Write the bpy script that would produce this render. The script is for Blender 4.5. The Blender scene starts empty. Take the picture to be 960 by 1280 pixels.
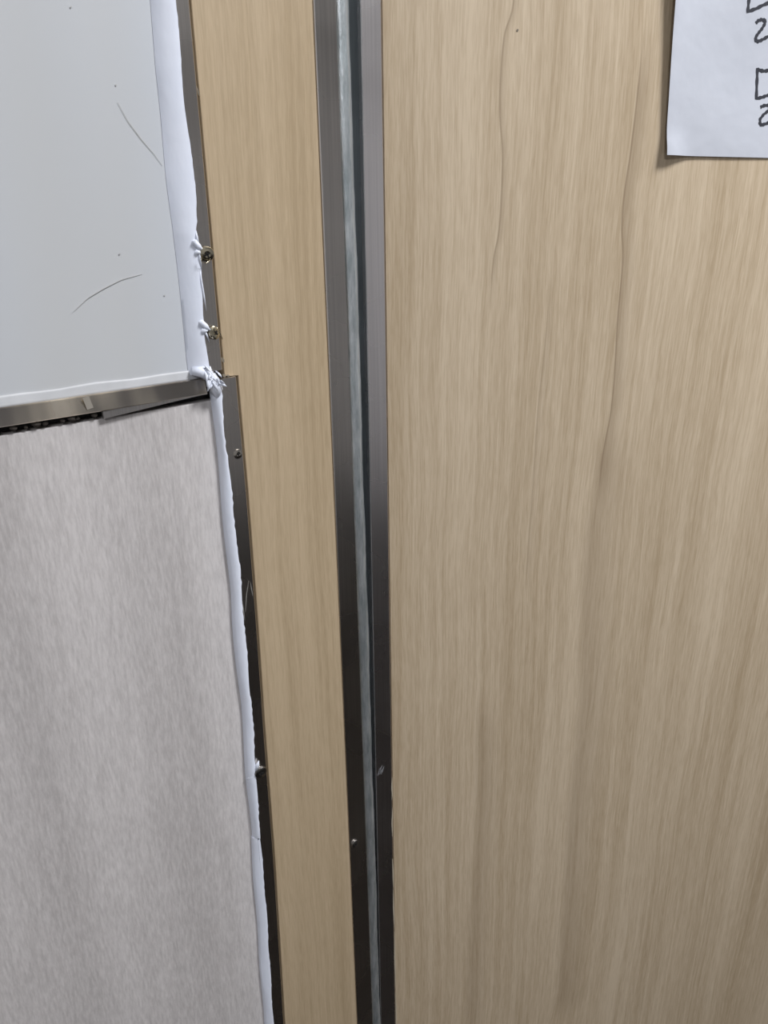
import bpy, math, random
import numpy as np
random.seed(7)
SC = bpy.context.scene
COL = SC.collection

# ------------------------------------------------------------------ camera, world, lights, exposure
# wall frame: X runs along the wall to the right, Y into the wall (wall face y = 0), Z up
F = 950.0                                    # focal length in pixels of a 960 x 1280 frame
CAMZ, DIST = 1.50, 0.47
_down = np.array([37.0, 2475.0, F]); _down /= np.linalg.norm(_down)
_u = np.array([1240.3, -382.9, F]); _u -= _down * _u.dot(_down); _u /= np.linalg.norm(_u)
AX, AZ = _u, -_down
AY = np.cross(AZ, AX)
CAM = np.array([0.0, -DIST, CAMZ])

cam_data = bpy.data.cameras.new('camera'); cam = bpy.data.objects.new('camera', cam_data); COL.objects.link(cam)
cam_data.sensor_fit = 'VERTICAL'; cam_data.sensor_height = 36.0; cam_data.lens = F / 1280 * 36
cam_data.clip_start = 0.02
from mathutils import Matrix, Vector
R = Matrix(((AX[0], -AX[1], -AX[2]), (AY[0], -AY[1], -AY[2]), (AZ[0], -AZ[1], -AZ[2])))
cam.matrix_world = Matrix.Translation(Vector(CAM)) @ R.to_4x4()
SC.camera = cam

world = bpy.data.worlds.new('world'); SC.world = world; world.use_nodes = True
world.node_tree.nodes['Background'].inputs[0].default_value = (0.75, 0.83, 1.0, 1)
world.node_tree.nodes['Background'].inputs[1].default_value = 0.04

def area(name, loc, sx, sy, power, col, rot=(0, 0, 0)):
    d = bpy.data.lights.new(name, 'AREA'); d.shape = 'RECTANGLE'; d.size = sx; d.size_y = sy
    d.energy = power; d.color = col
    o = bpy.data.objects.new(name, d); COL.objects.link(o); o.location = loc; o.rotation_euler = rot
    return o
area('ceiling_light_panel', (0.80, -0.95, 2.56), 0.4, 0.4, 35, (0.95, 0.965, 1.0))
area('ceiling_light_panel', (-1.0, -1.9, 2.56), 0.45, 0.45, 25, (0.95, 0.965, 1.0))

vs = SC.view_settings
vs.view_transform = 'Standard'; vs.look = 'None'; vs.gamma = 1.0; vs.use_curve_mapping = False
vs.exposure = 0.02

# ------------------------------------------------------------------ measuring helpers
def ray(x, y):
    r = np.array([(x - 480) / F, (y - 640) / F, 1.0])
    return np.array([r.dot(AX), r.dot(AY), r.dot(AZ)])
def P(x, y, v=0.0):
    """point of the wall (standing v in front of the wall face): (u, z)"""
    d = ray(x, y); s = (DIST - v) / d[1]; p = CAM + d * s
    return p[0], p[2]
HU = 0.3695                                   # hinge line of the door leaf along the wall
AL = math.radians(27.0)                       # the leaf stands ajar by this angle
EB = np.array([math.cos(AL), -math.sin(AL), 0]); NB = np.array([-math.sin(AL), -math.cos(AL), 0])
OB = np.array([HU, -0.004, 0.0])
def Q(x, y, v=0.0):
    """point of the door leaf's face (v in front of it): (b, z)"""
    d = ray(x, y); s = (v - (CAM - OB).dot(NB)) / d.dot(NB)
    p = CAM + d * s - OB
    return p.dot(EB), p[2]
class Edge:
    def __init__(self, pts, v=0.0, f=P):
        a = sorted([f(x, y, v)[::-1] for x, y in pts])
        self.z = np.array([q[0] for q in a]); self.u = np.array([q[1] for q in a])
    def __call__(self, z): return float(np.interp(z, self.z, self.u))
    def smooth(self):
        self.u[:] = np.poly1d(np.polyfit(self.z, self.u, 1))(self.z); return self
    def const(self):
        self.u[:] = self.u.mean(); return self

# ------------------------------------------------------------------ mesh helpers
def link(name, mesh, mat, parent=None):
    o = bpy.data.objects.new(name, mesh); COL.objects.link(o)
    if mat: mesh.materials.append(mat)
    if parent: o.parent = parent
    return o
def mk(name, verts, faces, mat, parent=None, smooth=False, recenter=True):
    v = np.array(verts, float); loc = np.zeros(3)
    if parent is None and recenter:
        loc = np.array([(v[:, 0].min() + v[:, 0].max()) / 2, v[:, 1].max(), v[:, 2].min()]); v = v - loc
    me = bpy.data.meshes.new(name); me.from_pydata([tuple(q) for q in v], [], faces); me.update()
    import bmesh
    bm = bmesh.new(); bm.from_mesh(me); bmesh.ops.recalc_face_normals(bm, faces=bm.faces); bm.to_mesh(me); bm.free()
    if smooth:
        for p in me.polygons: p.use_smooth = True
    o = link(name, me, mat, parent)
    o.location = loc
    return o
def tag(o, label=None, cat=None, group=None, kind=None):
    if label: o['label'] = label
    if cat: o['category'] = cat
    if group: o['group'] = group
    if kind: o['kind'] = kind
    return o
def empty(name, loc=(0, 0, 0), rz=0):
    o = bpy.data.objects.new(name, None); COL.objects.link(o); o.location = loc; o.rotation_euler = (0, 0, rz)
    o.empty_display_size = 0.05
    return o
def boxv(x0, x1, y0, y1, z0, z1):
    v = [(x, y, z) for x in (x0, x1) for y in (y0, y1) for z in (z0, z1)]
    f = [(0, 1, 3, 2), (4, 6, 7, 5), (0, 4, 5, 1), (2, 3, 7, 6), (0, 2, 6, 4), (1, 5, 7, 3)]
    return v, f
def box(name, b, mat, parent=None, bevel=0):
    v, f = boxv(*b); o = mk(name, v, f, mat, parent)
    if bevel:
        m = o.modifiers.new('bevel', 'BEVEL'); m.width = bevel; m.segments = 2
    return o
def sweep(zs, sect, closed=True):
    """rings at heights zs; sect(z) -> list of (u, y)"""
    verts = []; faces = []; n = None
    for z in zs:
        ring = sect(z); n = len(ring)
        verts += [(a, b, z) if len(q) == 2 else q for q in ring for a, b in [q[:2]]]
    for i in range(len(zs) - 1):
        for k in range(n if closed else n - 1):
            k2 = (k + 1) % n
            faces.append((i * n + k, i * n + k2, (i + 1) * n + k2, (i + 1) * n + k))
    if closed:
        faces.append(tuple(range(n))); faces.append(tuple(range((len(zs) - 1) * n, len(zs) * n)))
    return verts, faces
def zlist(z0, z1, step):
    n = max(2, int(abs(z1 - z0) / step) + 1)
    return [z0 + (z1 - z0) * i / (n - 1) for i in range(n)]
def tube(name, pts, r, mat, parent=None, n=6, taper=None):
    pts = [Vector(p) for p in pts]; verts = []; faces = []
    for i, p in enumerate(pts):
        t = (pts[min(i + 1, len(pts) - 1)] - pts[max(i - 1, 0)]).normalized()
        a = t.orthogonal().normalized(); b = t.cross(a)
        rr = r * (taper[i] if taper else 1)
        verts += [tuple(p + (a * math.cos(2 * math.pi * k / n) + b * math.sin(2 * math.pi * k / n)) * rr) for k in range(n)]
    for i in range(len(pts) - 1):
        for k in range(n):
            faces.append((i * n + k, i * n + (k + 1) % n, (i + 1) * n + (k + 1) % n, (i + 1) * n + k))
    faces.append(tuple(range(n))); faces.append(tuple(range((len(pts) - 1) * n, len(pts) * n)))
    return mk(name, verts, faces, mat, parent, True)

# ------------------------------------------------------------------ materials
class NT:
    def __init__(self, name, rough=0.5, metal=0.0, spec=0.5):
        self.m = bpy.data.materials.new(name); self.m.use_nodes = True
        self.t = self.m.node_tree; self.b = self.t.nodes['Principled BSDF']
        self.b.inputs['Roughness'].default_value = rough; self.b.inputs['Metallic'].default_value = metal
        self.b.inputs['Specular IOR Level'].default_value = spec
    def n(self, typ, **kw):
        o = self.t.nodes.new(typ)
        for k, v in kw.items():
            if k[0] == '_': setattr(o, k[1:], v)
        return o
    def set(self, sock, v):
        if hasattr(v, 'is_output') or isinstance(v, bpy.types.NodeSocket): self.t.links.new(v, sock)
        else: sock.default_value = v
    def math(self, op, a, b=0.0, clamp=False):
        o = self.n('ShaderNodeMath', _operation=op, _use_clamp=clamp); self.set(o.inputs[0], a); self.set(o.inputs[1], b); return o.outputs[0]
    def coord(self): return self.n('ShaderNodeTexCoord').outputs['Object']
    def sep(self, v):
        o = self.n('ShaderNodeSeparateXYZ'); self.set(o.inputs[0], v); return o.outputs
    def comb(self, x, y, z):
        o = self.n('ShaderNodeCombineXYZ')
        for i, q in enumerate((x, y, z)): self.set(o.inputs[i], q)
        return o.outputs[0]
    def scale(self, v, s):
        o = self.n('ShaderNodeVectorMath', _operation='MULTIPLY'); self.set(o.inputs[0], v); o.inputs[1].default_value = s; return o.outputs[0]
    def noise(self, v, scale, detail=3, rough=0.55, dist=0.0):
        o = self.n('ShaderNodeTexNoise'); self.set(o.inputs['Vector'], v); o.inputs['Scale'].default_value = scale
        o.inputs['Detail'].default_value = detail; o.inputs['Roughness'].default_value = rough; o.inputs['Distortion'].default_value = dist
        return o.outputs['Fac']
    def remap(self, x, a, b, c, d, smooth=False):
        o = self.n('ShaderNodeMapRange'); o.interpolation_type = 'SMOOTHSTEP' if smooth else 'LINEAR'
        self.set(o.inputs[0], x)
        for i, q in enumerate((a, b, c, d)): self.set(o.inputs[i + 1], q)
        return o.outputs[0]
    def mix(self, f, a, b):
        o = self.n('ShaderNodeMix', _data_type='RGBA'); self.set(o.inputs[0], f); self.set(o.inputs[6], a); self.set(o.inputs[7], b); return o.outputs[2]
    def bump(self, h, strength, dist):
        o = self.n('ShaderNodeBump'); self.set(o.inputs['Height'], h); o.inputs['Strength'].default_value = strength; o.inputs['Distance'].default_value = dist
        self.t.links.new(o.outputs[0], self.b.inputs['Normal'])
    def color(self, c): self.set(self.b.inputs['Base Color'], c)
    def rough(self, r): self.set(self.b.inputs['Roughness'], r)
def lin(r, g, b):
    f = lambda c: (c / 255 / 12.92) if c <= 10 else ((c / 255 + 0.055) / 1.055) ** 2.4
    return (f(r), f(g), f(b), 1)
def plain(name, c, rough=0.5, metal=0.0, spec=0.5):
    t = NT(name, rough, metal, spec); v = t.coord(); k = t.noise(v, 60, 3)
    t.color(t.mix(t.remap(k, 0.3, 0.7, 0, 1), tuple(q * 0.93 for q in c[:3]) + (1,), tuple(min(1, q * 1.05) for q in c[:3]) + (1,)))
    return t.m

def wood(name, light, mid, dark, lines=(), swirl=0.012, seed=0.0):
    t = NT(name, 0.42, 0, 0.4)
    c = t.coord(); s = t.sep(c); u, z = s[0], s[2]
    uu = t.math('ADD', u, seed)
    warp = t.noise(t.comb(t.math('MULTIPLY', uu, 6.0), 0.3 + seed, t.math('MULTIPLY', z, 2.6)), 1.0, 2, 0.5)
    warp2 = t.noise(t.comb(t.math('MULTIPLY', uu, 26.0), 0.8, t.math('MULTIPLY', z, 9.0)), 1.0, 2, 0.5)
    w = t.math('ADD', uu, t.math('ADD', t.math('MULTIPLY', t.math('SUBTRACT', warp, 0.5), swirl * 5), t.math('MULTIPLY', t.math('SUBTRACT', warp2, 0.5), swirl * 0.6)))
    broad = t.noise(t.comb(t.math('MULTIPLY', w, 22), seed, t.math('MULTIPLY', z, 1.2)), 1.0, 2, 0.6)
    fib = t.noise(t.comb(t.math('MULTIPLY', w, 260), seed + 3, t.math('MULTIPLY', z, 3.0)), 1.0, 3, 0.6)
    rings = t.noise(t.comb(t.math('MULTIPLY', w, 95), seed + 7, t.math('MULTIPLY', z, 1.3)), 1.0, 3, 0.6)
    fine = t.noise(t.comb(t.math('MULTIPLY', w, 900), seed, t.math('MULTIPLY', z, 45)), 1.0, 2, 0.7)
    k = t.math('ADD', t.math('MULTIPLY', t.remap(broad, 0.3, 0.7, 0, 1), 0.36),
               t.math('ADD', t.math('MULTIPLY', t.remap(fib, 0.3, 0.7, 0, 1), 0.30),
                      t.math('ADD', t.math('MULTIPLY', t.remap(rings, 0.35, 0.75, 0, 1), 0.22), t.math('MULTIPLY', t.remap(fine, 0.38, 0.66, 0, 1), 0.27))))
    col = t.mix(t.remap(k, 0.25, 0.85, 0, 1), light, mid)
    for pts, wid, amt in lines:              # single strong growth-ring lines, each with its own course
        fc = t.n('ShaderNodeFloatCurve'); cv = fc.mapping.curves[0]
        z0, z1 = pts[0][1], pts[-1][1]; bs = [p[0] for p in pts]; b0, b1 = min(bs) - 0.01, max(bs) + 0.01
        q = [((p[1] - z0) / (z1 - z0), (p[0] - b0) / (b1 - b0)) for p in pts]
        cv.points[0].location = q[0]; cv.points[-1].location = q[-1]
        for a, b in q[1:-1]: cv.points.new(a, b)
        fc.mapping.update()
        t.set(fc.inputs['Value'], t.remap(z, z0, z1, 0, 1))
        course = t.remap(fc.outputs[0], 0, 1, b0, b1)
        jit = t.math('MULTIPLY', t.math('SUBTRACT', warp2, 0.5), 0.002)
        d = t.math('SUBTRACT', t.math('ADD', u, jit), course)
        sharp = t.remap(d, -0.0012 if wid < 0.02 else -0.012, 0.0, 0, 1, True); fade = t.remap(d, 0.0, wid, 1, 0, True)
        ends = t.math('MULTIPLY', t.remap(z, z0, z0 + 0.05, 0, 1, True), t.remap(z, z1 - 0.05, z1, 1, 0, True))
        core = t.remap(t.math('ABSOLUTE', d), 0.0, 0.0012, 1, 0, True)
        m = t.math('MULTIPLY', t.math('MULTIPLY', t.math('ADD', t.math('MULTIPLY', t.math('MULTIPLY', sharp, fade), 0.55), t.math('MULTIPLY', core, 0.5 if wid < 0.02 else 0.08)), ends), amt, True)
        col = t.mix(m, col, dark)
    t.color(col)
    t.rough(t.remap(fib, 0.3, 0.7, 0.36, 0.5))
    t.bump(t.math('ADD', fib, fine), 0.10, 0.0006)
    return t.m

# measured courses of the two strong grain lines and the broad dark seam on the door leaf
def course(pts): return sorted([Q(x, y) for x, y in pts], key=lambda p: p[1])
L1 = course([(645, -120), (642, 0), (630, 50), (625, 130), (628, 200), (625, 280), (617, 330), (612, 400)])
L2 = course([(805, 20), (800, 90), (788, 190), (778, 265), (778, 330), (772, 400), (765, 500), (752, 580), (747, 640)])
L3 = course([(748, 520), (750, 600), (737, 690), (732, 800), (729, 890), (718, 1000), (712, 1090), (700, 1280)])
L4 = course([(690, 330), (682, 420), (672, 520), (664, 640), (655, 760)])
L5 = course([(598, 860), (604, 950), (600, 1060), (592, 1180), (588, 1330)])
M_DOOR = wood('door_woodgrain_laminate', lin(207, 189, 163), lin(177, 157, 129), lin(138, 118, 94),
              [(L1, 0.006, 0.6), (L2, 0.016, 0.75), (L3, 0.04, 0.6), (L4, 0.008, 0.35), (L5, 0.025, 0.5)], 0.0045, 0.37)
M_WOOD = wood('side_woodgrain_laminate', lin(191, 171, 142), lin(167, 147, 118), lin(140, 118, 84), (), 0.0035, 4.1)

def metal(name, c, rough, grain=900, streak=0.15):
    t = NT(name, rough, 1.0); v = t.coord()
    k = t.noise(t.scale(v, (grain, grain, 6)), 1.0, 2); sm = t.noise(v, 9, 3)
    t.color(t.mix(t.remap(k, 0.3, 0.7, 0, 1), tuple(q * (1 - streak) for q in c[:3]) + (1,), c))
    t.rough(t.remap(sm, 0.3, 0.7, rough * 0.85, rough * 1.2))
    t.b.inputs['Anisotropic'].default_value = 0.3
    return t.m
M_ALU = metal('anodised_aluminium', (0.66, 0.62, 0.58, 1), 0.27)
M_ALU2 = metal('anodised_aluminium_door', (0.76, 0.72, 0.71, 1), 0.27)
t = NT('reflection_patched_steel', 0.22, 1.0); v = t.coord()
k = t.noise(t.scale(v, (26, 4, 4)), 1.0, 2, 0.5); k2 = t.noise(t.scale(v, (300, 300, 6)), 1.0, 2)
t.color(t.mix(t.remap(k, 0.42, 0.58, 0, 1, True), (0.40, 0.37, 0.34, 1), t.mix(k2, (0.80, 0.71, 0.58, 1), (0.92, 0.83, 0.70, 1))))  # dark and bright patches: reflected surroundings painted into the base colour
t.rough(t.remap(k, 0.3, 0.7, 0.18, 0.3)); M_POL = t.m
M_OFF = metal('dull_aluminium', (0.6, 0.57, 0.55, 1), 0.4)
M_BRASS = metal('yellow_zinc_screw', (0.62, 0.56, 0.42, 1), 0.22, 400)
M_SCREW = metal('zinc_screw', (0.62, 0.58, 0.52, 1), 0.2, 400)
M_DARKSCREW = metal('dark_screw', (0.22, 0.21, 0.20, 1), 0.35, 400)
M_CHAN = metal('grey_hinge_channel', (0.34, 0.38, 0.40, 1), 0.5)
M_BLACK = plain('black_recess', (0.012, 0.011, 0.010, 1), 0.8)
M_FOAM = plain('dark_foam_filler', (0.05, 0.042, 0.035, 1), 0.9)

t = NT('galvanised_hinge', 0.42, 0.75); v = t.coord()
k = t.noise(t.scale(v, (180, 180, 26)), 1.0, 4, 0.65); k2 = t.noise(t.scale(v, (700, 700, 300)), 1.0, 3)
t.color(t.mix(t.remap(k, 0.35, 0.68, 0, 1), (0.36, 0.40, 0.41, 1), (0.76, 0.79, 0.80, 1)))
t.rough(t.remap(k, 0.3, 0.7, 0.42, 0.28)); t.bump(t.math('ADD', k, t.math('MULTIPLY', k2, 0.4)), 0.35, 0.0012)
M_GALV = t.m

t = NT('white_gloss_panel', 0.34, 0, 0.5); v = t.coord(); s = t.sep(v)
big = t.noise(t.scale(v, (7, 7, 1.2)), 1.0, 2); fine = t.noise(v, 120, 3)
t.color(t.mix(t.remap(big, 0.35, 0.65, 0, 1), lin(197, 198, 198), lin(199, 203, 209)))
t.bump(t.math('ADD', big, t.math('MULTIPLY', fine, 0.006)), 0.25, 0.02)
M_WHITE = t.m

t = NT('grey_woodgrain_laminate', 0.55, 0, 0.35); v = t.coord()
f1 = t.noise(t.scale(v, (520, 520, 90)), 1.0, 4, 0.7); f2 = t.noise(t.scale(v, (20, 20, 0.7)), 1.0, 2, 0.5, 0.1); f3 = t.noise(t.scale(v, (110, 110, 14)), 1.0, 3, 0.6)
k = t.math('ADD', t.math('MULTIPLY', t.remap(f1, 0.34, 0.66, 0, 1), 0.46), t.math('ADD', t.math('MULTIPLY', t.remap(f2, 0.32, 0.68, 0, 1), 0.36), t.math('MULTIPLY', t.remap(f3, 0.3, 0.7, 0, 1), 0.22)))
t.color(t.mix(t.remap(k, 0.15, 0.85, 0, 1), lin(178, 173, 171), lin(211, 206, 204)))
t.bump(f1, 0.12, 0.0006)
M_GREY = t.m

t = NT('white_silicone', 0.36, 0, 0.5); v = t.coord(); k = t.noise(t.scale(v, (60, 60, 25)), 1.0, 3); g = t.noise(v, 220, 2)
t.color(t.mix(t.remap(k, 0.35, 0.7, 0, 1), lin(231, 236, 248), lin(235, 239, 250)))
t.b.inputs['Subsurface Weight'].default_value = 0.0
t.bump(t.math('ADD', k, t.math('MULTIPLY', g, 0.15)), 0.25, 0.002)
M_SIL = t.m
t = NT('paper', 0.75, 0, 0.2); v = t.coord(); k = t.noise(v, 22, 3); g = t.noise(v, 500, 2)
t.color(t.mix(t.remap(k, 0.3, 0.7, 0, 1), lin(192, 195, 203), lin(198, 201, 209))); t.bump(t.math('ADD', k, t.math('MULTIPLY', g, 0.02)), 0.12, 0.01)
M_PAPER = t.m
M_CAULK = plain('white_caulk', lin(197, 198, 200), 0.5)
M_INK = plain('marker_ink', (0.022, 0.024, 0.034, 1), 0.6)
M_SCUFF = plain('scuff', lin(188, 188, 186), 0.6)
M_SCRATCH = plain('brown_scratch', lin(150, 141, 128), 0.6)
M_CHIP = plain('chipped_edge', lin(120, 112, 98), 0.7)
M_DUST = plain('dust_smudge', lin(120, 120, 122), 0.9)
M_ROOM = plain('room_paint', (0.66, 0.66, 0.67, 1), 0.8)
M_CEIL = plain('ceiling_paint', (0.75, 0.75, 0.75, 1), 0.9)
M_FLOOR = plain('dark_floor', (0.014, 0.011, 0.009, 1), 0.8, 0, 0.15)
M_CORE = plain('board_core', lin(150, 128, 98), 0.8)

# ------------------------------------------------------------------ the room
RX0, RX1, RY0, RH = -2.2, 2.8, -3.6, 2.6
WB = 0.035                                    # face of the bare wall behind the panels
for nm, b, m in (('wall_back', (RX0, RX1, WB, WB + 0.1, 0, RH), M_ROOM), ('wall_front', (RX0, RX1, RY0 - 0.1, RY0, 0, RH), M_ROOM),
                 ('wall_left', (RX0 - 0.1, RX0, RY0, WB, 0, RH), M_ROOM), ('wall_right', (RX1, RX1 + 0.1, RY0, WB, 0, RH), M_ROOM),
                 ('floor', (RX0 - 0.1, RX1 + 0.1, RY0 - 0.1, WB + 0.1, -0.1, 0), M_FLOOR), ('ceiling', (RX0 - 0.1, RX1 + 0.1, RY0 - 0.1, WB + 0.1, RH, RH + 0.1), M_CEIL)):
    tag(box(nm, b, m), kind='structure')

# ------------------------------------------------------------------ the panels on the left
ZT = 2.55                                     # panels run up to just under the ceiling
VB, VT, VA = 0.0, 0.0065, 0.0030               # faces: boards, edging trims, wood side panel
# horizontal seam heights
z_wb = P(130, 492)[1]; z_ht = P(130, 491.5, 0.004)[1]; z_hb = P(130, 513.5, 0.004)[1]; z_gt = P(130, 523)[1]
LEFT = -0.62
upL = Edge([(222, 0), (247, 280), (262, 450)], VT).smooth(); upR = Edge([(236.4, 0), (248.4, 122), (261, 278), (277.5, 451)], VT).smooth()
loR = Edge([(297.4, 494), (308, 611), (320.9, 780), (331, 927), (343, 1083), (355, 1280)], VT)
UB = 0.2375                                   # right edge of both boards, hidden under the sealant

# white panel: a sheet with a very slight wave
nx, nz = 40, 24; vv = []; ff = []
for j in range(nz):
    for i in range(nx):
        u = LEFT + (UB - LEFT) * i / (nx - 1); z = z_wb + (ZT - z_wb) * j / (nz - 1)
        w = 0.0004 * math.sin(u * 34 + 0.5 * math.sin(z * 4)) * min(1, (UB - u) / 0.05) * min(1, (z - z_wb) / 0.05)
        vv.append((u, -VB - w, z))
for j in range(nz - 1):
    for i in range(nx - 1):
        ff.append((j * nx + i, j * nx + i + 1, (j + 1) * nx + i + 1, (j + 1) * nx + i))
wp = mk('wall_panel', vv, ff, M_WHITE, None, True)
m = wp.modifiers.new('thickness', 'SOLIDIFY'); m.thickness = 0.010; m.offset = 0
m = wp.modifiers.new('edges', 'EDGE_SPLIT'); m.split_angle = 0.8
wp.location.y += 0.005
tag(wp, 'smooth white wall panel above the horizontal metal strip', 'panel')
def local(o, u, y, z): return (u - o.location.x, y - o.location.y, z - o.location.z)
def ribbon(name, pts, width, v, f, mat, parent, conv, n=24, thick=0.00015, taper=True):
    """flat mark following a measured line on a face"""
    p = [f(x, y, v) for x, y in pts]
    q = []
    cum = [0]
    for i in range(1, len(p)): cum.append(cum[-1] + math.dist(p[i], p[i - 1]))
    for k in range(n):
        s = cum[-1] * k / (n - 1); q.append((np.interp(s, cum, [a[0] for a in p]), np.interp(s, cum, [a[1] for a in p])))
    verts = []; faces = []
    for k in range(n):
        a = q[max(k - 1, 0)]; b = q[min(k + 1, n - 1)]; tx, tz = b[0] - a[0], b[1] - a[1]; l = math.hypot(tx, tz) or 1
        w = width / 2 * (1 if not taper else (0.25 + 0.75 * math.sin(math.pi * min(max(k / (n - 1), 0.02), 0.98))))
        for sg, dv in ((1, 0), (-1, 0), (-1, -thick), (1, -thick)):
            verts.append(conv(q[k][0] - tz / l * w * sg, v + dv, q[k][1] + tx / l * w * sg))
    for k in range(n - 1):
        for e in range(4): faces.append((k * 4 + e, k * 4 + (e + 1) % 4, (k + 1) * 4 + (e + 1) % 4, (k + 1) * 4 + e))
    faces.append((0, 1, 2, 3)); faces.append(tuple((n - 1) * 4 + e for e in range(4)))
    return mk(name, verts, faces, mat, parent)
cw = lambda u, v, z: local(wp, u, -v, z)
ribbon('scratch', [(147, 128), (160, 152), (178, 176), (192, 192), (203, 207)], 0.0002, 0.00055, P, M_SCRATCH, wp, cw)
ribbon('scuff_mark', [(92, 389.5), (110, 372.5), (130, 360.5), (152, 349.5), (178, 342.5)], 0.0004, 0.0005, P, M_SCUFF, wp, cw)
for x, y in ((145, 106), (150, 317), (206, 369), (89, 8)):
    ribbon('speck', [(x - 1, y), (x + 1, y + .5)], 0.001, 0.0006, P, M_SCUFF, wp, cw, 4)

gp_v, gp_f = boxv(LEFT, UB + 0.004, 0.0, 0.010, 0.02, z_gt)
gp = mk('wall_panel', gp_v, gp_f, M_GREY); mb = gp.modifiers.new('bevel', 'BEVEL'); mb.width = 0.0008; mb.segments = 2
tag(gp, 'light grey woodgrain wall panel below the horizontal metal strip', 'panel')

# dark filler showing in the slit under the metal strip, with crumbly lumps
sf = empty('seam_filler', ((LEFT + UB) / 2, 0.008, z_gt)); tag(sf, 'dark crumbly filler in the slit under the horizontal metal strip', 'filler')
box('filler_bed', (LEFT - sf.location.x, UB - sf.location.x, -0.001, 0.018, 0.0003, z_hb - z_gt + 0.001), M_BLACK, sf)
for u, r in ((.088, .0014), (.0925, .0021), (.0965, .0012), (.106, .0017), (.113, .0010), (.119, .0022), (.124, .0015), (.134, .0012), (.1395, .0021), (.143, .0011), (.153, .0016)):
    vv = []; ff = []
    for a in range(5):
        for b in range(8):
            th = math.pi * a / 4; ph = 2 * math.pi * b / 8; q = r * random.uniform(.75, 1.15)
            vv.append((u - sf.location.x + q * math.sin(th) * math.cos(ph) * 1.4, -0.0095 + q * math.sin(th) * math.sin(ph), 0.0015 + random.uniform(0, .0006) + r + q * math.cos(th)))
    for a in range(4):
        for b in range(8): ff.append((a * 8 + b, a * 8 + (b + 1) % 8, a * 8 + 8 + (b + 1) % 8, a * 8 + 8 + b))
    mk('crumb', vv, ff, M_FOAM, sf, True)

# horizontal metal strip (shallow channel with returned lip)
hz = [(0.004, z_hb), (0.004, z_ht), (-0.004, z_ht), (-0.004, z_hb)]
ue = P(257.5, 480, 0.004)[0]
vv = []; ff = []
prof = [(-0.008, z_hb + .0006), (0.0042, z_hb), (0.0048, z_hb + .0006), (0.0026, z_ht - .0006), (0.0020, z_ht), (-0.008, z_ht)]
us = [LEFT + (ue - LEFT) * i / 60 for i in range(61)]
for u in us:
    for v, z in prof: vv.append((u, -v * (1 + 0.05 * math.sin(u * 55) + 0.03 * math.sin(u * 131)), z))
npf = len(prof)
for i in range(60):
    for k in range(npf): ff.append((i * npf + k, i * npf + (k + 1) % npf, (i + 1) * npf + (k + 1) % npf, (i + 1) * npf + k))
ff.append(tuple(range(npf))); ff.append(tuple(60 * npf + k for k in range(npf)))
hs = mk('metal_strip', vv, ff, M_POL, None, True); e = hs.modifiers.new('edges', 'EDGE_SPLIT'); e.split_angle = 0.3; tag(hs, 'horizontal polished metal strip between the white and the grey wall panels', 'trim')
ch = lambda u, v, z: local(hs, u, -v, z)
ribbon('reflection_patch', [(107, 496), (113, 511)], 0.004, 0.0052, P, plain('pale_reflection', lin(150, 144, 134), .5), hs, ch, 8, taper=False)  # pale slanting patch: a bright reflection painted onto the polished strip

# bent aluminium offcut wedged in the slit
pts = [(128, 514.5), (130, 523.5), (213, 503), (258, 492.5), (256, 490), (213, 497.5)]
pf = [P(x, y, 0.0035) for x, y in pts]
vv = [(u, -0.0038, z) for u, z in pf] + [(u, -0.0008, z) for u, z in pf]; n = 6
ff = [tuple(range(n)), tuple(range(2 * n - 1, n - 1, -1))] + [(i, (i + 1) % n, n + (i + 1) % n, n + i) for i in range(n)]
oc = mk('metal_offcut', vv, ff, M_OFF); tag(oc, 'thin tapered grey metal offcut wedged under the horizontal metal strip', 'offcut')

# ------------------------------------------------------------------ edging strips
def strip(name, eL, eR, v, z0, z1, mat, parent=None, depth=0.010, step=0.03, chamf=0.0006, off=(0, 0)):
    zs = zlist(z0, z1, step)
    def sect(z):
        a, b = eL(z) + off[0], eR(z) + off[1]
        return [(a, -v + depth), (a, -v + chamf), (a + chamf, -v), (b - chamf, -v), (b, -v + chamf), (b, -v + depth)]
    vv, ff = sweep(zs, sect)
    return mk(name, vv, ff, mat, parent)
z_j1 = P(279, 462, VT)[1]; z_j2 = P(288, 472, VT)[1]
ut = empty('edging_strip', (0.24, 0, z_j1)); tag(ut, 'vertical grey metal edging strip beside the white panel, with two proud screws', 'trim')
lt = empty('edging_strip', (0.25, 0, 0.02)); tag(lt, 'vertical grey metal edging strip beside the grey panel, with two screws', 'trim')
def unparented_strip(parent, *a, **k):
    o = strip(*a, **k)
    o.parent = parent; o.location = o.location - parent.location
    return o
W_UP = 0.019
sL = [(189, 0), (194, 88), (201, 153), (208, 219), (216, 280), (217.5, 297), (225, 372), (234, 447), (236, 462)]
sR = [(219, 0), (225.5, 66), (231, 131), (237.5, 186), (245, 241), (247, 280), (245, 288), (249, 309), (251, 339), (254, 391), (256, 419), (259.7, 447), (262, 466)]
loSL = [(263.4, 501), (270.5, 569), (278.7, 656), (287, 742), (289, 780), (300, 880), (306, 967), (313.5, 1046)]
loSR = [(277.5, 501), (282, 555), (288, 602), (296, 679), (302, 738), (304.5, 773), (314, 880), (318.5, 942), (320.5, 980), (325, 1042)]
btSL = [(312, 1040), (318, 1130), (329, 1280)]; btSR = [(324.7, 1042), (332.5, 1130), (342, 1280)]
loSL = [(x + 3.5, y) for x, y in loSL]; btSL = [(x + 3, y) for x, y in btSL]
_eu = Edge(sR, VT); _el = Edge(loSR + btSR[1:], VT)
upl = lambda z: _eu(z) - 0.0022
lol = lambda z: _el(z) - 0.0020
unparented_strip(ut, 'strip', upl, upR, VT, z_j1, ZT, M_ALU)
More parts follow.
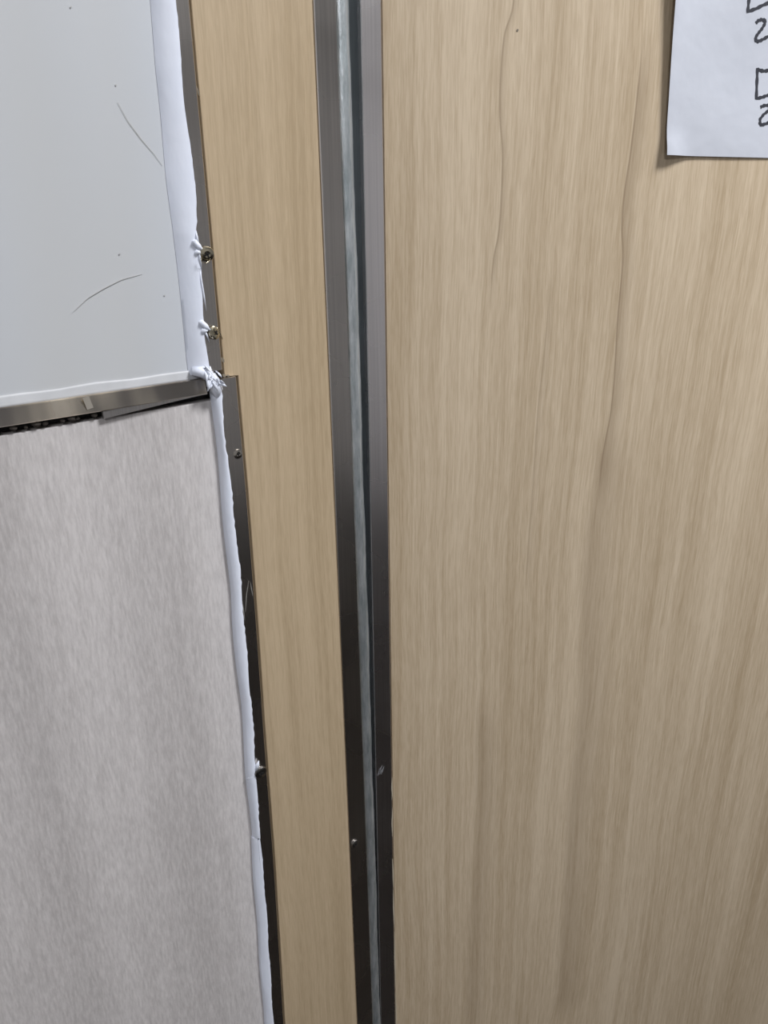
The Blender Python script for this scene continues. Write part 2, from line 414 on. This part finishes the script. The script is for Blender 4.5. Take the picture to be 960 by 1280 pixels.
unparented_strip(lt, 'strip', lol, loR, VT, 0.02, z_j2, M_ALU)

def screw(parent, x, y, v, r, mat, tilt=(0, 0), spin=0.3, f=P, conv=None, dome=0.55, burr=None, lift=0.0):
    u, z = f(x, y, v)
    g = []; ff = []; N = 20
    pr = [(1.0, 0.0), (1.0, 0.22), (0.92, 0.42), (0.72, dome * 0.9), (0.45, dome), (0.40, dome - 0.02)]
    rot = Matrix.Rotation(tilt[0], 3, 'X') @ Matrix.Rotation(tilt[1], 3, 'Z')
    def T(a, b, h): return Vector((u, -v - lift, z)) + rot @ Vector((a, -h, b))
    for q, h in pr:
        for k in range(N):
            a = 2 * math.pi * k / N; g.append(T(q * r * math.cos(a), q * r * math.sin(a), h * r))
    # cross-shaped socket sunk into the head: centre fan dropping to a point
    for k in range(N):
        a = 2 * math.pi * k / N - spin; arm = 0.36 if abs(math.cos(2 * a)) > 0.8 else 0.15
        g.append(T(arm * r * math.cos(a + spin), arm * r * math.sin(a + spin), (dome - 0.06) * r))
    g.append(T(0, 0, (dome - 0.45) * r)); L = len(pr) + 1
    for i in range(L - 1):
        for k in range(N): ff.append((i * N + k, i * N + (k + 1) % N, (i + 1) * N + (k + 1) % N, (i + 1) * N + k))
    for k in range(N): ff.append(((L - 1) * N + k, (L - 1) * N + (k + 1) % N, len(g) - 1))
    ff.append(tuple(range(N)))
    if lift:                                   # the shank shows under a proud screw
        b = len(g)
        for h in (0.0, -lift / r - 0.3):
            for k in range(N):
                a = 2 * math.pi * k / N; g.append(T(0.5 * r * math.cos(a), 0.5 * r * math.sin(a), h * r))
        for k in range(N): ff.append((b + k, b + (k + 1) % N, b + N + (k + 1) % N, b + N + k))
    pl = np.array(parent.location)
    o = mk('screw', [tuple(np.array(q) - pl) if conv is None else conv(q) for q in g], ff, mat, parent, False)
    # dark cross slot
    cs = []; cf = []
    for j in range(2):
        a = spin + j * math.pi / 2; c, s_ = math.cos(a), math.sin(a); e, w = 0.42 * r, 0.10 * r
        b = len(cs)
        for hh in (dome + 0.02, dome - 0.25):
            for p, q in ((-e, -w), (e, -w), (e, w), (-e, w)):
                cs.append(T(p * c - q * s_, p * s_ + q * c, hh * r))
        cf += [(b, b + 1, b + 2, b + 3), (b + 4, b + 5, b + 6, b + 7)] + [(b + i, b + (i + 1) % 4, b + 4 + (i + 1) % 4, b + 4 + i) for i in range(4)]
    mk('cross_slot', [tuple(np.array(q) - pl) if conv is None else conv(q) for q in cs], cf, M_BLACK, o)
    if burr:
        pp = [P(bx, by, v + bv) for bx, by, bv in burr]
        tube('metal_burr', [tuple(np.array((pp[i][0], -v - burr[i][2], pp[i][1])) - pl) for i in range(len(pp))], 0.00035, mat, o)
    return o
screw(ut, 257, 317, VT, 0.0047, M_BRASS, (0.18, -0.25), 0.5, lift=0.0012,
      burr=[(251, 322, 0.004), (252, 327, .0042), (257, 329, .004), (262, 326, .0036), (264, 320, .003)])
screw(ut, 266, 416, VT, 0.0043, M_BRASS, (-0.1, 0.3), 0.8, lift=0.0010,
      burr=[(268, 407, 0.004), (272, 410, .005), (275, 416, .005), (278, 424, .004)])
screw(lt, 296.5, 567, VT - 0.001, 0.0036, M_SCREW, (0, 0), 0.1, dome=0.5)
screw(lt, 325, 964, VT, 0.0055, M_DARKSCREW, (0.1, -0.1), 0.2)
# scratches low on the lower strip
cl = lambda u, v, z: tuple(np.array((u, -v, z)) - np.array(lt.location))
M_SCR = plain('bright_scratch', lin(150, 148, 142), .4)
for q in ([(311, 726), (308, 745), (307, 765)], [(313, 728), (316, 745)], [(303, 752), (306, 775)]):
    ribbon('scratch', q, 0.0005, VT + 0.0002, P, M_SCR, lt, cl, 8)

# ------------------------------------------------------------------ white sealant
def bead(name, Lp, Rp, z0, z1, vl, vr, h, tl, label, rag=0.0, n=9, soft=0.0):
    eL, eR = Edge(Lp, vl), Edge(Rp, vr)
    zs = zlist(z0, z1, 0.0035); rs = random.Random(5)
    vv = []; ff = []
    ph = [rs.uniform(-1, 1) for _ in zs]
    for i, z in enumerate(zs):
        a = eL(z); b = eR(z) + rag * (ph[i] if ph[i] > 0.3 else 0) + 0.0004 * math.sin(z * 91)
        a += 0.0005 * math.sin(z * 57)
        endk = min(1, 0.35 + abs(z - z0) / 0.006, 0.35 + abs(z1 - z) / 0.006)
        ring = []
        for k in range(n):
            s = k / (n - 1)
            v = vl + (vr - vl) * s + endk * h * (math.sin(math.pi * s) ** 0.8) * (1 + 0.06 * math.sin(z * 43))
            ring.append((a + (b - a) * s, -v))
        q_ = tl(z) - 0.0001; ring += [(b, -VT - .0001), (q_, -VT - .0001), (q_, 0.0005), (a, 0.0005)]
        vv += [(p, q, z) for p, q in ring]
    m_ = n + 4
    for i in range(len(zs) - 1):
        for k in range(m_): ff.append((i * m_ + k, i * m_ + (k + 1) % m_, (i + 1) * m_ + (k + 1) % m_, (i + 1) * m_ + k))
    ff.append(tuple(range(m_))); ff.append(tuple((len(zs) - 1) * m_ + k for k in range(m_)))
    o = mk(name, vv, ff, M_SIL, None, True); tag(o, label, 'sealant')
    e = o.modifiers.new('edges', 'EDGE_SPLIT'); e.split_angle = 0.75; return o
s_up = bead('sealant_bead', sL, sR, P(250, 468, .003)[1], ZT, 0.0005, VT + .0006, 0.0016, upl, 'broad white sealant bead along the right edge of the white panel', 0.0003)
s_lo = bead('sealant_bead', loSL, loSR,
            P(318, 1048, .003)[1], P(270, 488, .003)[1], 0.0036, VT + .0004, 0.0014, lol, 'white sealant bead along the grey panel, upper length ending at the break', 0.0007)
s_bt = bead('sealant_bead', btSL, btSR,
            0.05, P(318, 1045, .003)[1] - 0.0012, 0.0030, VT + .0003, 0.0010, lol, 'white sealant bead along the grey panel, thinner lowest length below the break', 0.0004)
# thin caulk line along the foot of the white panel
vv = []; ff = []; us = [LEFT + (P(258, 470)[0] - LEFT) * i / 80 for i in range(81)]
for u in us:
    k = np.interp(u, [LEFT, 0.10, 0.16, 0.21, 0.235], [0.006, 0.0062, 0.0065, 0.0058, 0.0065]) + 0.0004 * math.sin(u * 130)
    for s in range(6):
        q = s / 5; vv.append((u, -(0.0007 + 0.0010 * (1 - q)), z_ht - 0.0002 + k * q))
    vv.append((u, 0.0, z_ht + k)); vv.append((u, 0.0, z_ht - 0.0002))
for i in range(80):
    for k in range(8): ff.append((i * 8 + k, i * 8 + (k + 1) % 8, (i + 1) * 8 + (k + 1) % 8, (i + 1) * 8 + k))
ff.append(tuple(range(8))); ff.append(tuple(640 + k for k in range(8)))
tag(mk('caulk_line', vv, ff, M_CAULK, None, True), 'thin white caulk line along the top of the horizontal metal strip', 'sealant')

# sealant tongues reaching to the two proud screws (parts of the upper bead)
def tongue(parent, pts, r0, mat=M_SIL, name='sealant_smear'):
    pl = np.array(parent.location)
    q = [np.array((*P(x, y, v), 0)) for x, y, v, r in pts]
    return tube(name, [tuple(np.array((a[0], -p[2], a[1])) - pl) for a, p in zip(q, pts)], r0, mat, parent, 8, [p[3] for p in pts])
tongue(s_up, [(238, 300, .004, .3), (243, 303, .0068, 1), (248, 308, .0074, .9), (254, 313, .0090, .15)], 0.0022)
tongue(s_up, [(241, 318, .005, .3), (247, 315, .0070, 1), (252, 316, .0085, .2)], 0.0022)
tongue(s_up, [(249, 312, .0072, 1), (250, 323, .0075, .8), (252, 336, .0072, .2)], 0.0011)
tongue(s_up, [(245, 288, .0070, .2), (246, 296, .0076, 1), (248, 305, .0076, .8)], 0.0008)
tongue(s_up, [(246, 400, .004, .3), (252, 404, .0068, 1), (257, 408, .0076, .9), (263, 413, .0092, .15)], 0.0022)
tongue(s_up, [(249, 417, .005, .3), (255, 413, .0070, 1), (260, 413, .0088, .2)], 0.0022)
tongue(s_up, [(255, 412, .0072, 1), (259, 420, .0078, .7), (262, 428, .0072, .15)], 0.0009)
tongue(s_up, [(250, 337, .0070, .5), (252, 352, .0074, 1), (255, 370, .0074, .9), (258, 389, .0070, .2)], 0.0006)
tongue(s_lo, [(320, 962, .0062, 1), (322, 956, .0078, .8), (323.5, 951, .0085, .15)], 0.0020)
tongue(s_lo, [(308, 974, .0030, .5), (315, 971, .0056, 1), (321, 969, .0070, .5)], 0.0011)

# torn shreds of sealant at the joint of the two edging strips
sh = empty('torn_sealant', (*[P(270, 492)[0], 0], P(270, 492)[1])); tag(sh, 'torn shreds of white sealant where the metal strips meet', 'sealant')
def shred(pts, r, mat=M_SIL, name='shred'):
    pl = np.array(sh.location)
    tube(name, [tuple(np.array((P(x, y, v)[0], -v, P(x, y, v)[1])) - pl) for x, y, v in pts], r, mat, sh, 6, [0.7] + [1] * (len(pts) - 2) + [0.15])
shred([(240, 464, .003), (252, 465, .0055), (262, 470, .006), (268, 478, .0055)], 0.0040, name='lump')
shred([(264, 468, .005), (268, 478, .0075), (271, 488, .007), (271, 499, .004)], 0.0042, name='lump')
rs = random.Random(11)
for i in range(22):
    x0 = 254 + rs.uniform(0, 14); y0 = 456 + rs.uniform(0, 16)
    L = rs.uniform(12, 26); an = math.radians(rs.uniform(20, 75)); cv = rs.uniform(-.5, .5)
    p = []
    for k in range(5):
        s = k / 4; a = an + cv * s
        x = x0 + L * s * math.cos(a); y = y0 + L * s * math.sin(a)
        p.append((min(x, 281 + 3 * rs.random()), min(y, 492), .0085 + .0035 * s + .0016 * math.sin(math.pi * s) * rs.random()))
    shred(p, rs.uniform(.0005, .0012))

# ------------------------------------------------------------------ wood side panel, frame strip
jL = Edge([(390.5, 0), (403.4, 293), (411, 420), (418.8, 600), (426, 725), (432.5, 920), (446, 1280)], 0.0045).smooth()
jR = Edge([(420.5, 0), (424.5, 117), (430, 298), (434, 380), (441, 600), (447.5, 750), (453, 912), (459.4, 1078), (466, 1280)], 0.0045).smooth()
def spL(z): return upR(z) + 0.0030 if z > z_j2 + 0.0004 else loR(z) + 0.0034
zs = sorted(zlist(0.02, ZT, 0.03) + [z_j2, z_j2 + 0.0008])
vv, ff = sweep(zs, lambda z: [(spL(z), 0.0065), (spL(z), -VA + .0003), (spL(z) + .0003, -VA), (jR(z) - .001, -VA), (jR(z) - .001, 0.0065)])
sp = mk('side_panel', vv, ff, M_WOOD)
tag(sp, 'narrow yellowish woodgrain panel between the two grey metal strips', 'panel')
cs_ = lambda u, v, z: local(sp, u, -v, z)
for q, w in (([(277, 447), (280, 453)], .0022), ([(278.5, 468), (282, 471)], .0022), ([(283, 469), (287, 470)], .0012), ([(246, 108), (249, 120)], .0009)):
    ribbon('chip', q, w, VA + .0002, P, M_CHIP, sp, cs_, 5)
js = empty('frame_strip', (0.34, 0, 0.02)); tag(js, 'grey metal frame strip between the narrow wood panel and the hinge', 'trim')
unparented_strip(js, 'strip', jL, jR, 0.0045, 0.02, ZT, M_ALU, depth=0.0014)
screw(js, 443, 1054, 0.0045, 0.0042, M_DARKSCREW, (0, 0), 0.4)

# ------------------------------------------------------------------ hinge between frame and door leaf
hg = empty('door_hinge', (0.36, 0, 0.02)); tag(hg, 'long galvanised hinge rod in the dark gap beside the door', 'hinge')
jr0 = jR(1.3)
box('hinge_channel', (jr0 + 0.004 - 0.36, 0.378 - 0.36, 0.007, 0.012, 0, ZT - 0.02), M_CHAN, hg)
zs = zlist(0.02, ZT, 0.006); rs = random.Random(3); vv = []; ff = []; N = 14
for i, z in enumerate(zs):
    r = 0.0064 * (1 + 0.03 * math.sin(z * 61) + 0.025 * rs.uniform(-1, 1)); cx = jR(z) + 0.0069 + 0.0003 * math.sin(z * 23); cy = 0.0012
    for k in range(N):
        a = 2 * math.pi * k / N; e = 1.0
        vv.append((cx + r * math.cos(a) - 0.36, cy - r * math.sin(a), z - 0.02))
for i in range(len(zs) - 1):
    for k in range(N): ff.append((i * N + k, i * N + (k + 1) % N, (i + 1) * N + (k + 1) % N, (i + 1) * N + k))
ff.append(tuple(range(N))); ff.append(tuple((len(zs) - 1) * N + k for k in range(N)))
mk('hinge_rod', vv, ff, M_GALV, hg, True)

# ------------------------------------------------------------------ door leaf
dr = empty('door_1', tuple(OB), -AL); tag(dr, 'large pale woodgrain door leaf with a grey metal edge', 'door', kind='structure')
dEl = Edge([(450, 0), (456, 300), (458.5, 550), (465, 640), (467, 775), (470, 920), (473, 1130), (475, 1280)], 0.0008, Q).smooth()
dEr = Edge([(477, 0), (480.8, 293), (484.5, 600), (489.5, 920), (494.4, 1280)], 0.0008, Q).smooth()
0 and print('door edges', dEl(1.5), dEl(.8), dEr(1.5), dEr(.8), 'jamb', jL(1.5), jL(.8), jR(1.5), jR(.8), 'up', upR(1.5), 'paper', Q(832, 195), Q(960, 196), Q(960, 1280), 'seams', z_ht, z_hb, z_gt)
DW, DT = 0.86, 0.024
strip('edge_strip', dEl, dEr, 0.0008, 0.02, 2.5, M_ALU2, dr, DT)
pe = lambda z: dEr(z) + 0.0006
zs = zlist(0.02, 2.5, 0.05)
vv, ff = sweep(zs, lambda z: [(pe(z), DT - .001), (pe(z), 0.0004), (pe(z) + .0004, 0), (DW, 0), (DW, DT - .001)])
mk('door_panel', vv, ff, M_DOOR, dr)
cd = lambda b, v, z: (b, -v, z)
rs = random.Random(9)
for y0, y1 in ((972, 1000), (1010, 1046), (1074, 1110), (1112, 1160), (1165, 1235), (1240, 1290)):
    xs = lambda y: np.interp(y, [920, 1048, 1280], [489.8, 490.3, 495.2])
    ribbon('chipped_edge', [(xs(y) + rs.uniform(-.3, .5), y) for y in np.linspace(y0, y1, 5)], 0.0011, 0.0012, Q, plain('chip_pale', lin(190, 180, 160), .7), dr, cd, 8)
for q in ([(472, 970), (475, 962), (478, 957)], [(474, 968), (477, 966), (480, 958)], [(474, 961), (477, 968)], [(473, 966), (478, 962)]):
    ribbon('dust_smudge', q, 0.0015, 0.0011, Q, M_DUST, dr, cd, 8)
ribbon('speck', [(646, 37), (648, 38.5)], .0018, .0003, Q, M_CHIP, dr, cd, 4)

# ------------------------------------------------------------------ paper notice with handwriting
pa = empty('paper_notice', tuple(OB), -AL)
tag(pa, 'white paper sheet with black handwriting taped on the door', 'paper')
c0 = np.array(Q(832, 194, .004)); c1 = np.array(Q(846, 0, .008)); c2 = np.array(Q(960, 197, .003))
eu = (c2 - c0) / np.linalg.norm(c2 - c0); ev = (c1 - c0) / np.linalg.norm(c1 - c0)
PW, PH = 0.297, 0.25
def lift(s, t):
    """height of the sheet above the door: the left edge curls up, more so towards the top"""
    cur = (0.0016 + 0.0065 * min(1, t / 0.16)) * math.exp(-(s / 0.016) ** 1.3)
    cor = 0.004 * math.exp(-((s - .004) / .012) ** 2 - (t / .012) ** 2)
    return 0.0009 + cur + cor + 0.0010 * math.sin(s * 38 + t * 21) * min(1, s / .03) * 0.4 + 0.0003 * math.sin(t * 60 + s * 15)
nx, ny = 56, 44; vv = []; ff = []
for j in range(ny):
    for i in range(nx):
        s = PW * (i / (nx - 1)) ** 1.4; tt = PH * j / (ny - 1)
        p = c0 + eu * s + ev * tt; vv.append((p[0], -lift(s, tt), p[1]))
for j in range(ny - 1):
    for i in range(nx - 1): ff.append((j * nx + i, j * nx + i + 1, (j + 1) * nx + i + 1, (j + 1) * nx + i))
ps = mk('sheet', vv, ff, M_PAPER, pa, True)
m = ps.modifiers.new('thickness', 'SOLIDIFY'); m.thickness = 0.0002; m.offset = 0
m = ps.modifiers.new('edges', 'EDGE_SPLIT'); m.split_angle = 0.8
Minv = np.linalg.inv(np.array([eu, ev]).T)
def stroke(parent, pts, w=0.0022):
    o = None
    p = [np.array(Q(x, y, .0030)) for x, y in pts]
    q = []
    for i in range(len(p) - 1):
        for k in range(6): q.append(p[i] + (p[i + 1] - p[i]) * k / 6)
    q.append(p[-1]); n = len(q); vv = []; ff = []
    for k in range(n):
        tdir = q[min(k + 1, n - 1)] - q[max(k - 1, 0)]; tdir = tdir / (np.linalg.norm(tdir) or 1)
        nrm = np.array([-tdir[1], tdir[0]]); ww = w / 2 * (1 + 0.2 * math.sin(k * 1.3))
        for sg in (1, -1):
            a = q[k] + nrm * ww * sg; st = Minv @ (a - c0); h = lift(*st)
            vv += [(a[0], -h - 0.00035, a[1]), (a[0], -h - 0.00005, a[1])]
    for k in range(n - 1):
        b = k * 4; c = b + 4
        ff += [(b, b + 2, c + 2, c), (b + 1, c + 1, c + 3, b + 3), (b, c, c + 1, b + 1), (b + 2, b + 3, c + 3, c + 2)]
    ff += [(0, 1, 3, 2), (4 * n - 4, 4 * n - 2, 4 * n - 1, 4 * n - 3)]
    return mk('pen_stroke', vv, ff, M_INK, parent)
stroke(ps, [(939, -28), (938.5, 0), (937, 13.5), (947, 10), (958, 4.5), (972, -1), (973, -28), (955, -30), (939, -27)])
stroke(ps, [(947.5, 28), (950, 25), (954, 23.5), (959, 24.5), (958.5, 29), (955, 35), (951, 40), (947.5, 45), (947, 49), (950, 50.8), (955, 49), (962, 45), (975, 41)])
stroke(ps, [(949.8, 84), (949, 100), (948, 122.5), (955, 121), (962, 118.5), (976, 115), (977, 90), (965, 87), (957, 88), (950, 86)])
stroke(ps, [(953, 133.5), (957, 131.5), (965, 130.5), (964, 137), (957, 142.5), (952.5, 148), (952, 154), (954, 156), (960, 154), (970, 150), (982, 147)])
